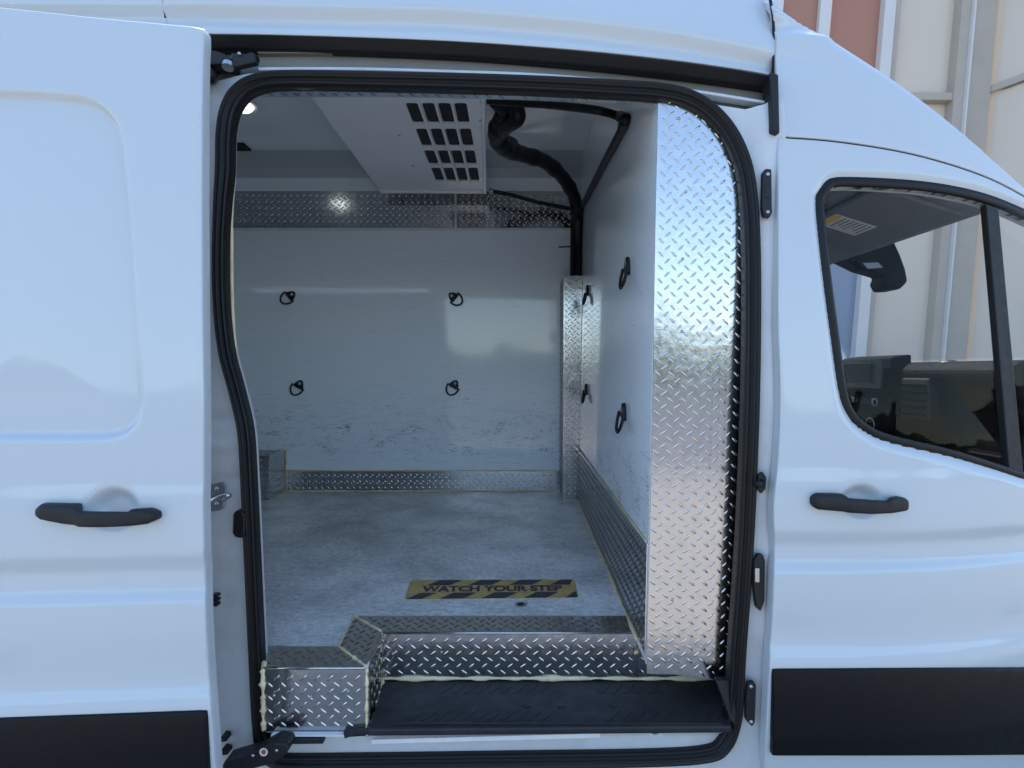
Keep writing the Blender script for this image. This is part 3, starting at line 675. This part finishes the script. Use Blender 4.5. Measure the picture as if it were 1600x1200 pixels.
bead('sealant_bead', fz(Cc, zr) + q, Vector((.58, Dd.y, zr)) + q, van, .006, 70); bead('sealant_bead', fz(Cc, zr) + q, fz(Cc, FZ) + q, van, .006); bead('sealant_bead', fz(B, zb) + q, fz(Cc, zr) + q + Vector((.004, 0, 0)), van, .006)
bead('sealant_bead', fz(B, zb) + q, fz(B, FZ) + q + Vector((.002, 0, 0)), van, .004); bead('sealant_bead', fz(A, zb) + q, fz(A, FZ) + q, van, .006)
bead('sealant_bead', C2_ + up * 4, Cc + up * 4, van, .004); bead('sealant_bead', B2 + up * 4, B + up * 4, van, .004); bead('sealant_bead', B2 + up * 3, C2_ + up * 3, van, .003)
bead('sealant_bead', fz(Dd, FZ - .06) + q, fz(D2, FZ + .004), van, .007); bead('sealant_bead', A + up * 3, A2 + up * 3, van, .006)
# bare bright edges of the nosings
def edge(a, b): tube('nosing_edge', [Vector(a) + Vector((0, -.002, .001)), Vector(b) + Vector((0, -.002, .001))], .0035, M['plate'], van, 8)
edge(A, B); edge(B, Cc); edge(Cc, Dd)
# black moulded step mat
mf = [PZ(572, 1139, zmat), PZ(1143, 1134, zmat)]; mb_ = [Vector((B.x + .01, B.y + .02, zmat)), Vector((Cc.x + .004, Cc.y - .005, zmat)), Vector((.62, Dd.y - .005, zmat))]
mt = prism('step_mat', [mf[0], mf[1], mb_[2], mb_[1], mb_[0]], (0, 0, -.02), M['mat'], van, .006)
yf, yb = mf[0].y, mb_[1].y
def rib(pts, h=.0014):
    return bev(prism('mat_rib', [Vector((a, b, zmat - .001)) for a, b in pts], (0, 0, h + .001), M['mat'], mt), .0008, 1)
rib([(-.30, yf + .018), (.53, yf + .018), (.53, yf + .026), (-.30, yf + .026)], .003)
for i in range(24):
    x = -.27 + i * .034
    if abs(i - 12.5) < 2 : continue
    s = 1 if i < 12 else 1
    rib([(x, yf + .036), (x + .012, yf + .036), (x + .012 + .030, yf + .075), (x + .030, yf + .075)])
    if x > -.22: rib([(x, yb - .065), (x + .012, yb - .065), (x + .012 + .030, yb - .018), (x + .030, yb - .018)])
for x in (.04, .13, .27): disc('mat_plug', (x, (yf + yb) / 2 - .01, zmat - .001), .011, .003, (0, 0, 1), M['mat'], mt)
prism('corner_moulding', [P(1118, 1063, .06), P(1150, 1063, .06), P(1152, 1138, .04), P(1142, 1126, .04)], (0, .02, 0), M['plastic'], van, .003)
# ------------------------------------------------------------------ floor notice
dq = [PZ(632, 937, FZ), PZ(904, 934, FZ), PZ(898, 906, FZ), PZ(641, 907, FZ)]
def bil(u, v, h=.001): return (dq[0] * (1 - u) + dq[1] * u) * (1 - v) + (dq[3] * (1 - u) + dq[2] * u) * v + Vector((0, 0, h))
cr = .018; ca = .13
sh = [(cr, 0), (1 - cr, 0), (1 - cr * .3, ca * .3), (1, ca), (1, 1 - ca), (1 - cr * .3, 1 - ca * .3), (1 - cr, 1), (cr, 1), (cr * .3, 1 - ca * .3), (0, 1 - ca), (0, ca), (cr * .3, ca * .3)]
dec = prism('warning_decal', [bil(u, v, .0012) for u, v in sh], (0, 0, -.001), M['decal'], van)
for v0, v1, us in ((.70, .995, [(.12, .255), (.365, .50), (.61, .745), (.855, .975)]), (.005, .30, [(.006, .10), (.20, .335), (.44, .575), (.685, .815), (.925, .994)])):
    for a, b in us:
        sk = .075
        p4 = [(a, v0), (b, v0), (min(b + sk, .994), v1), (min(a + sk, .98), v1)]
        if v0 > .5: p4 = [(a - .01, v0), (b - .01, v0), (min(b + sk * .8, .985), v1), (a + sk * .8, v1)]
        prism('hazard_stripe', [bil(u, v, .0019) for u, v in p4], (0, 0, -.0006), M['decalk'], dec)
tcv = bpy.data.curves.new('lettering', 'FONT'); tcv.body = 'WATCH YOUR STEP'; tcv.size = 1; tcv.align_x = 'CENTER'; tcv.offset = .045
to = bpy.data.objects.new('tmp', tcv); C.objects.link(to); bpy.context.view_layer.update()
tme = bpy.data.meshes.new_from_object(to.evaluated_get(bpy.context.evaluated_depsgraph_get())); bpy.data.objects.remove(to)
tx = np.array([v.co[:] for v in tme.vertices]); x0, x1, y0, y1 = tx[:, 0].min(), tx[:, 0].max(), tx[:, 1].min(), tx[:, 1].max()
for v in tme.vertices: v.co = bil(.085 + .83 * (v.co.x - x0) / (x1 - x0), .34 + .32 * (v.co.y - y0) / (y1 - y0), .0024)
lt = link('lettering', tme, M['decalk'], dec)
hb = PZ(814, 945, FZ)
disc('drain_hole_rim', hb + Vector((0, 0, -.001)), .020, .003, (0, 0, 1), M['steel'], van, 20); disc('drain_hole', hb + Vector((-.001, 0, .0015)), .011, .002, (0, 0, 1), M['dark'], van, 16)

# ------------------------------------------------------------------ tie-down rings
def tie_ring(c, ang, nrm, up_):
    c, n, u = Vector(c), Vector(nrm).normalized(), Vector(up_).normalized(); s = u.cross(n)
    a = R(ang); e1 = s * math.cos(a) + u * math.sin(a); e2 = n.cross(e1)     # e1 points from ring to mount
    base = prism('tie_down_ring', [c + e1 * p + e2 * q_ for p, q_ in ((.052, -.014), (.060, 0), (.052, .014), (.036, .024), (.012, .034), (.004, .026), (.004, -.026), (.012, -.034), (.036, -.024))], n * .012, M['plastic'], van, .003)
    pth = [c + e1 * (.010 - .052 * math.sin(t)) + e2 * .038 * math.cos(t) + n * (.014 + .010 * math.sin(t)) for t in np.linspace(-.15, math.pi + .15, 18)]
    tube('ring_loop', pth, .0055, M['plastic'], base, 8)
    dome('ring_bolt', c + e1 * .036 + n * .011, .012, .006, n, M['steel'], base)
    return base
for a_, b_, g_ in ((450, 466, 40), (713, 468, 140), (465, 607, 62), (707, 607, 62)): tie_ring(P(a_, b_, BY), g_, (0, -1, 0), (0, 0, 1))
def bulk_pt(a, b):
    p = PX(a, b, .36)
    for _ in range(8): p = PX(a, b, bulk(p.y, p.z))
    return p
for a_, b_, g_ in ((982, 430, 75), (976, 656, 75), (919, 463, 80), (917, 617, 80)): tie_ring(bulk_pt(a_, b_), g_, (-1, .02, 0), (0, 0, 1))

# ------------------------------------------------------------------ ceiling lamp and plate
lp = PZ(376, 168, CZ - .03); lb = disc('dome_lamp', (lp.x, lp.y, CZ), .075, -.022, (0, 0, 1), M['white'], van, 20)
dome('lamp_lens', (lp.x, lp.y, CZ - .020), .062, .030, (0, 0, -1), M['lamp'], lb, 16)
q_ = PZ(368, 228, CZ); box('ceiling_socket', (q_.x - .07, q_.y - .05, CZ - .012), (q_.x + .07, q_.y + .05, CZ), M['dark'], van, .003)

# ------------------------------------------------------------------ cooling unit under the ceiling
UZ = P(700, 300, 2.10).z
cu = thing('cooling_unit', 'white refrigeration evaporator with slotted grille hung from the van ceiling with black hoses', 'cooling unit', (-.35, 1.3, 2.4))
ux0 = PZ(595, 300, UZ).x; ux1 = PZ(759, 300, UZ).x; uy1 = PZ(700, 300, UZ).y; uy0 = .62
ux1n = PZ(756, 160, UZ).x
hs = [(636, 660), (0, 0)]
# underside with a 4 x 4 field of slots
rows = [(161, 193), (201, 229), (235, 257), (262, 283)]
rows = [(PZ(700, b, UZ).y, PZ(700, a, UZ).y) for a, b in rows]; rows = [(min(r), max(r)) for r in rows]
gx0, gx1 = PZ(634, 165, UZ).x, PZ(735, 165, UZ).x; cw = (gx1 - gx0) / 4
slots = []
for (ya, yb_) in rows:
    for k in range(4):
        a, b = gx0 + cw * k + .001, gx0 + cw * (k + 1) - .014; r_ = .012
        sl_ = []
        for (cx_, cy_, s0) in ((b - r_, yb_ - r_, 0), (a + r_, yb_ - r_, 90), (a + r_, ya + r_, 180), (b - r_, ya + r_, 270)):
            for g_ in (0, 45, 90): sl_.append((cx_ + r_ * math.cos(R(s0 + g_)), cy_ + r_ * math.sin(R(s0 + g_))))
        slots.append(sl_)
outer = [(ux0, uy0), (ux1n + .004, uy0), (ux1, uy1), (ux0, uy1)]
pts2, ed = [], []
for lp_ in [outer] + slots:
    b = len(pts2); pts2 += lp_; ed += [(b + i, b + (i + 1) % len(lp_)) for i in range(len(lp_))]
vo, eo, fo, ov, _, _ = delaunay_2d_cdt([Vector(p) for p in pts2], ed, [], 0, 1e-7)
V = np.array([(v.x, v.y) for v in vo]); Fc = np.array([list(f) for f in fo]); cen = V[Fc].mean(1); k = inside(outer, cen[:, 0], cen[:, 1])
for s_ in slots: k &= ~inside(s_, cen[:, 0], cen[:, 1])
vs = [(v[0], v[1], UZ) for v in V]; fs = [tuple(reversed(f)) for f in Fc[k].tolist()]
for lp_, up_ in [(outer, CZ - UZ)] + [(s_, .008) for s_ in slots]:
    b = len(vs); n = len(lp_); vs += [(x, y, UZ) for x, y in lp_] + [(x, y, UZ + up_) for x, y in lp_]
    fs += [(b + i, b + (i + 1) % n, b + n + (i + 1) % n, b + n + i) for i in range(n)]
hous = mesh('housing', vs, fs, M['unit'], cu); fix(hous)
box('coil_cavity', (gx0 - .02, rows[-1][0] - .9, UZ + .009), (gx1 + .02, rows[-1][1] + .05, UZ + .05), M['dark'], cu)
for k in range(1, 4): bev(box('grille_rib', (gx0 + cw * k - .012, rows[0][0] - .03, UZ - .012), (gx0 + cw * k - .001, rows[-1][1] + .04, UZ + .001), M['unit'], hous), .003)
bev(prism('side_flange', [(ux1n - .010, .9, UZ + .001), (ux1n + .008, .9, UZ + .001), (ux1 + .004, uy1, UZ + .001), (ux1 - .014, uy1, UZ + .001)], (0, 0, -.014), M['unit'], hous), .003)
bev(box('end_flange', (ux0, uy1 - .03, UZ - .012), (ux1 - .015, uy1 - .002, UZ + .001), M['unit'], hous), .003)
for a_, b_ in ((624, 211), (645, 259), (751, 188), (753, 275)): dome('housing_screw', PZ(a_, b_, UZ), .008, .004, (0, 0, -1), M['steel'], hous)
# hoses
def hose(name, pts, r, n=8, seg=12): return tube(name, catmull(pts, n), r, M['rubber'], cu, seg)
fy = PZ(757, 160, UZ).y
t0 = P(752, 157, fy); tube('hose_fitting', [t0, P(766, 157, fy - .01)], .017, M['steel'], cu, 8)
hose('drain_hose', [P(762, 157, fy - .01), P(800, 160, fy - .05), P(860, 164, fy - .15), P(930, 172, fy - .30)] + [bulk_pt(a, b) + Vector((-.017, 0, 0)) for a, b in ((972, 181), (985, 188), (981, 199), (962, 234), (938, 277), (921, 310), (913, 325))] + [P(903, 345, 1.97)], .015, 7)
tube('hose_clip', [bulk_pt(a, b) + Vector((-.016, 0, 0)) for a, b in ((976, 182), (986, 187), (981, 197))], .019, M['plastic'], cu)
hose('insulated_hose', [P(778, 150, 1.00), P(790, 170, 1.05), P(782, 195, 1.16), P(776, 214, 1.25), P(792, 232, 1.40), P(820, 242, 1.55), P(852, 253, 1.70), P(880, 278, 1.85), P(897, 308, 1.95), P(903, 345, 2.02), P(902, 400, 2.06), P(902, 450, 2.06)], lambda t: .046 - .012 * t + .0035 * math.sin(t * 40) * (t < .4) + .0022 * math.sin(t * 67) + .0015 * math.sin(t * 131), 8, 14)
hose('insulated_hose', [P(800, 148, .98), P(806, 168, 1.0), P(808, 185, 1.02), P(790, 198, 1.12), P(780, 215, 1.30), P(800, 226, 1.5)], .034, 8, 14)
hose('vent_hose', [P(764, 298, 2.04), P(800, 305, 2.06), P(840, 316, 2.08), P(880, 324, 2.09), P(896, 330, 2.1), P(899, 360, 2.1), P(898, 450, 2.1)], .012, 7)
tube('hose_clamp', [P(764, 298, 2.04), P(771, 299, 2.04)], .016, M['steel'], cu, 10)
for dx, yy in ((-5, 2.0), (4, 2.0), (0, 2.1)): hose('riser_hose', [P(903 + dx * 1.2, 318, yy), P(900 + dx, 360, yy + .02), P(900 + dx * 1.2, 445, yy + .02)], .014, 6)
tube('cable_tie', [P(873, 386, 2.0), P(900, 385, 1.98)], .004, M['plastic'], cu, 6); tube('cable_tie', [P(890, 335, 1.99), P(912, 327, 1.96)], .010, M['plastic'], cu, 8)

# ------------------------------------------------------------------ cab seen through the front window
DX = 1.52
prof_d = [(-.02, 1.425), (.05, 1.43), (.30, 1.41), (.50, 1.36), (.52, 1.0), (.30, .62), (.10, .62), (.06, .85), (-.06, .98), (-.16, 1.02), (-.19, 1.04), (-.19, 1.07), (-.15, 1.085), (-.05, 1.10), (.00, 1.13), (-.01, 1.25), (-.035, 1.34), (-.055, 1.37), (-.055, 1.40)]
ds = prism('dashboard', [(DX + a, .30, b - .02) for a, b in prof_d], (0, 1.75, 0), M['dash'], van, .012)
tube('dash_edge_line', [(DX - .186, .33, 1.068), (DX - .186, 1.9, 1.068)], .0035, M['steel'], ds)
sx = DX - .085
cs = prism('centre_stack', [(DX, .79, 1.44), (sx + .01, .79, 1.43), (sx - .005, .79, 1.30), (sx + .005, .79, 1.28), (sx + .005, .79, 1.10), (DX, .79, 1.02)], (0, .33, 0), M['dash'], ds, .008)
prism('screen_bezel', [(sx - .004, .81, 1.425), (sx - .012, .81, 1.305), (sx - .012, 1.10, 1.305), (sx - .004, 1.10, 1.425)], (-.010, 0, 0), M['plastic'], ds, .004)
prism('touch_screen', [(sx - .0165, .875, 1.405), (sx - .0205, .875, 1.33), (sx - .0205, 1.05, 1.33), (sx - .0165, 1.05, 1.405)], (-.003, 0, 0), M['screen'], ds)
def knob(yy, zz, rr):
    disc('control_knob', (sx - .002, yy, zz), rr, -.022, (1, 0, 0), M['dash'], ds)
    tube('knob_ring', [Vector((sx - .025, yy + rr * math.cos(a), zz + rr * math.sin(a))) for a in np.linspace(0, 2 * math.pi, 20)], .0020, M['steel'], ds, 6)
knob(.835, 1.255, .014); knob(1.05, 1.255, .014); knob(.865, 1.165, .026); knob(1.03, 1.165, .026)
for k in range(6): box('control_button', (sx - .008, .865 + .028 * k, 1.245), (sx + .008, .886 + .028 * k, 1.268), M['steel'] if k in (0, 5) else M['screen'], ds, .002)
for k in range(4): box('control_button', (sx - .008, .915 + .022 * k, 1.150), (sx + .008, .931 + .022 * k, 1.180), M['screen'], ds, .002)
vb = box('air_vent', (DX - .060, .62, 1.20), (DX - .02, .76, 1.35), M['plastic'], ds, .006)
for k in range(5): box('vent_slat', (DX - .070, .63, 1.215 + .026 * k), (DX - .055, .75, 1.224 + .026 * k), M['dash'], ds)
dome('defrost_sensor', (DX + .04, .66, 1.407), .03, .010, (0, 0, 1), M['plastic'], ds)
tube('grab_roll', [(DX - .17, .33, 1.00), (DX - .17, .74, 1.00)], .035, M['dash'], ds, 14)
box('cab_floor', (.62, .20, .50), (1.50, 2.15, .58), M['dark'], van)
box('far_cab_panel', (.96, 2.14, .45), (2.6, 2.20, 1.34), M['paint'], van)
box('near_cab_panel', (.62, .20, .30), (1.36, .23, .98), M['dark'], van)
prism('cowl', [(2.03, .38, 1.30), (2.08, .38, 1.415), (2.45, .38, 1.36), (2.9, .38, 1.18), (2.9, .38, .6), (2.03, .38, .6)], (0, 1.75, 0), M['paint'], van, .02)
# headliner and visor
hx, hz_ = PX(1510, 342, 1.30).x, PX(1510, 342, 1.30).z
hl = prism('headliner', [(hx, .21, hz_), (hx + .02, .21, hz_ + .03), (1.0, .21, hz_ + .16), (.60, .21, hz_ + .20), (.60, .21, hz_ + .17), (.98, .21, hz_ + .12)], (0, 1.9, 0), M['grey'], van)
s0 = Vector((hx - .02, 0, hz_ - .002)); s1 = Vector((hx - .27, 0, hz_ + .075))
vz = prism('sun_visor', [s0 + Vector((0, .23, 0)), s0 + Vector((0, .75, 0)), s1 + Vector((0, .75, 0)), s1 + Vector((0, .23, 0))], (0, 0, .018), M['visor'], hl, .006)
def vis(u, v, h): return s0.lerp(s1, u) + Vector((0,   .20 + .55 * v, -h))
prism('warning_label', [vis(u, v, .0015) for u, v in ((.42, .48), (.95, .48), (.95, .70), (.42, .70))], (0, 0, .001), M['label'], vz)
prism('label_heading', [vis(u, v, .002) for u, v in ((.86, .485), (.945, .485), (.945, .695), (.86, .695))], (0, 0, .0004), M['yellow'], vz)
for k in range(7): prism('label_line', [vis(u, v, .002) for u, v in ((.46 + .055 * k, .50), (.475 + .055 * k, .50), (.475 + .055 * k, .66 - .02 * (k % 3)), (.46 + .055 * k, .66 - .02 * (k % 3)))], (0, 0, .0004), M['ink'], vz)
# rear-view mirror assembly
mr = fitting('mirror_housing', [(1313, 402), (1330, 388), (1372, 378), (1398, 376), (1408, 398), (1416, 420), (1420, 440), (1408, 452), (1386, 453), (1379, 440), (1384, 430), (1350, 420)], 1.02, .10, 'dash', van, .012)
fitting('mirror_label', [(1348, 411), (1372, 410), (1380, 418), (1356, 420)], 1.018, .001, 'visor', mr, 0)
# nose of the van beyond the frame: fender, near windscreen pillar, front wheel
ac = [(1.98 + .43 * math.cos(R(a)), .40 + .43 * math.sin(R(a))) for a in range(180, -1, -15)]
fen = prism('front_fender', [(x, .20, z) for x, z in [(1.47, .32), (1.53, .32)] + ac + [(2.62, .40), (2.78, .55), (2.86, .95), (2.80, 1.12), (2.45, 1.30), (2.08, 1.37), (1.47, 1.30)]], (0, .03, 0), M['paint'], van, .01)
box('wing_top', (1.74, .232, 1.20), (2.30, .378, 1.31), M['paint'], van, .01)
box('wheel_well', (1.52, .39, .42), (2.46, .60, .86), M['dark'], van)
prism('windscreen_pillar', [(1.62, .25, 1.74), (1.62, .25, 1.66), (2.02, .30, 1.37), (2.12, .30, 1.37)], (0, .07, 0), M['paint'], van, .01)
wc = Vector((1.98, .20, .36));
def ring(name, r0, r1, y0, y1, mat, par, n=36):
    vs = []; fs = []
    for r, y in ((r0, y1), (r1, y1), (r1 + .012, (y0 + y1) / 2), (r1, y0), (r0, y0)):
        for k in range(n): vs.append((wc.x + r * math.cos(2 * math.pi * k / n), y, wc.z + r * math.sin(2 * math.pi * k / n)))
    for m_ in range(4):
        for k in range(n): fs.append((m_ * n + k, m_ * n + (k + 1) % n, (m_ + 1) * n + (k + 1) % n, (m_ + 1) * n + k))
    for k in range(n): fs.append((4 * n + k, 4 * n + (k + 1) % n, (k + 1) % n, k))
    return fix(mesh(name, vs, fs, mat, par, True))
tyre = ring('tyre', .21, .335, .16, .38, M['rubber'], van)
disc('wheel_rim', (wc.x, .20, wc.z), .212, .10, (0, 1, 0), M['steel'], tyre, 36); disc('wheel_hub', (wc.x, .20, wc.z), .06, -.03, (0, 1, 0), M['plastic'], tyre, 24)
# windscreen
wsx = [(hx + .01, hz_ + .01), (2.02, 1.40)]
fix(mesh('windscreen', [(wsx[0][0], .22, wsx[0][1]), (wsx[1][0], .36, wsx[1][1]), (wsx[1][0], 2.1, wsx[1][1]), (wsx[0][0], 2.1, wsx[0][1])], [(0, 1, 2, 3)], M['wglass'], van))

# ------------------------------------------------------------------ steel clad building behind the van
WY = 9.0; bld = thing('clad_building', 'grey steel framed building with pale and red brown cladding behind the van', 'building', (6, WY, 0))
def BP(px_, z, y=WY):                    # raked uprights: x of an upright that shows at px on the sight line y=0 row, at height z
    return None
def upright(name, top, bot, w0, y, dep, mat):
    """an upright through two photo points at depth y, drawn out to ground and eaves"""
    a, b = P(top[0], top[1], y), P(bot[0], bot[1], y)
    at = lambda z: a.x + (b.x - a.x) * (z - a.z) / (b.z - a.z)
    o = prism(name, [(at(0), y, 0), (at(0) + w0, y, 0), (at(11) + w0, y, 11), (at(11), y, 11)], (0, dep, 0), M[mat], bld); return at
rake = (P(1525, 0, WY).x - P(1475, 560, WY).x) / (P(1525, 0, WY).z - P(1475, 560, WY).z)
def panel(name, p0, p1, z0, z1, y, mat):   # p0, p1: photo columns at row 0
    xa, xb = P(p0, 0, y).x, P(p1, 0, y).x; zz = P(p0, 0, y).z; s = lambda x, z: x + rake * (z - zz)
    return prism(name, [(s(xa, z0), y, z0), (s(xb, z0), y, z0), (s(xb, z1), y, z1), (s(xa, z1), y, z1)], (0, .2, 0), M[mat], bld)
ZR = 3.4
for p0, p1 in ((980, 1055), (1069, 1130), (1146, 1208), (1222, 1283), (1301, 1384)):
    panel('wall_panel', p0, p1, ZR, 11, WY + .1, 'red'); panel('wall_panel', p0, p1, 0, ZR - .02, WY + .1, 'bblue')
for p in (1055, 1130, 1208, 1283): panel('post_strip', p, p + 17, 0, 11, WY, 'bpost')
panel('post_strip', 1384, 1401, 0, 11, WY - .05, 'bpost'); panel('post_strip', 1401, 1409, 0, 11, WY, 'bcol')  # narrow grey strip stands in for the shade beside the pale post
zg = P(1450, 146, WY).z
panel('wall_panel', 1409, 1508, 0, zg - .12, WY + .15, 'bgrey'); panel('wall_panel', 1409, 1508, zg + .01, 11, WY + .15, 'bgrey')
panel('girt', 1409, 1508, zg - .12, zg + .01, WY - .02, 'bcol')
panel('column_flange', 1504, 1524, 0, 11, WY - .05, 'bcol'); panel('column_web', 1524, 1527, 0, 11, WY - .12, 'bpost'); panel('column_flange', 1527, 1560, 0, 11, WY - .06, 'bcol')
cx0 = P(1558, 0, WY).x; zz0 = P(1558, 0, WY).z
def rpanel(name, t0, t1, z0, z1, mat, off=0):   # the return wall that comes towards the yard
    d = Vector((.42, -.91, 0)); base = Vector((cx0 + off, WY - .02, 0)); s = lambda t, z: base + d * t + Vector((rake * (z - zz0), 0, z))
    return prism(name, [s(t0, z0), s(t1, z0), s(t1, z1), s(t0, z1)], (.06, .03, 0), M[mat], bld)
rpanel('backing_sheet', -.2, 5.2, 0, 11, 'bgrey', .10)
for i in range(4):
    t = i * 1.25
    rpanel('wall_panel', t + .02, t + 1.0, 0, zg - .02, 'bgrey', .06); rpanel('wall_panel', t + .02, t + 1.0, zg + .14, 11, 'bgrey', .06); rpanel('girt', t + .02, t + 1.0, zg - .0, zg + .12, 'bcol', -.02)
    rpanel('post_strip', t + 1.0, t + 1.10, 0, 11, 'bpost', -.02); rpanel('column_flange', t + 1.10, t + 1.27, 0, 11, 'bcol', -.01)
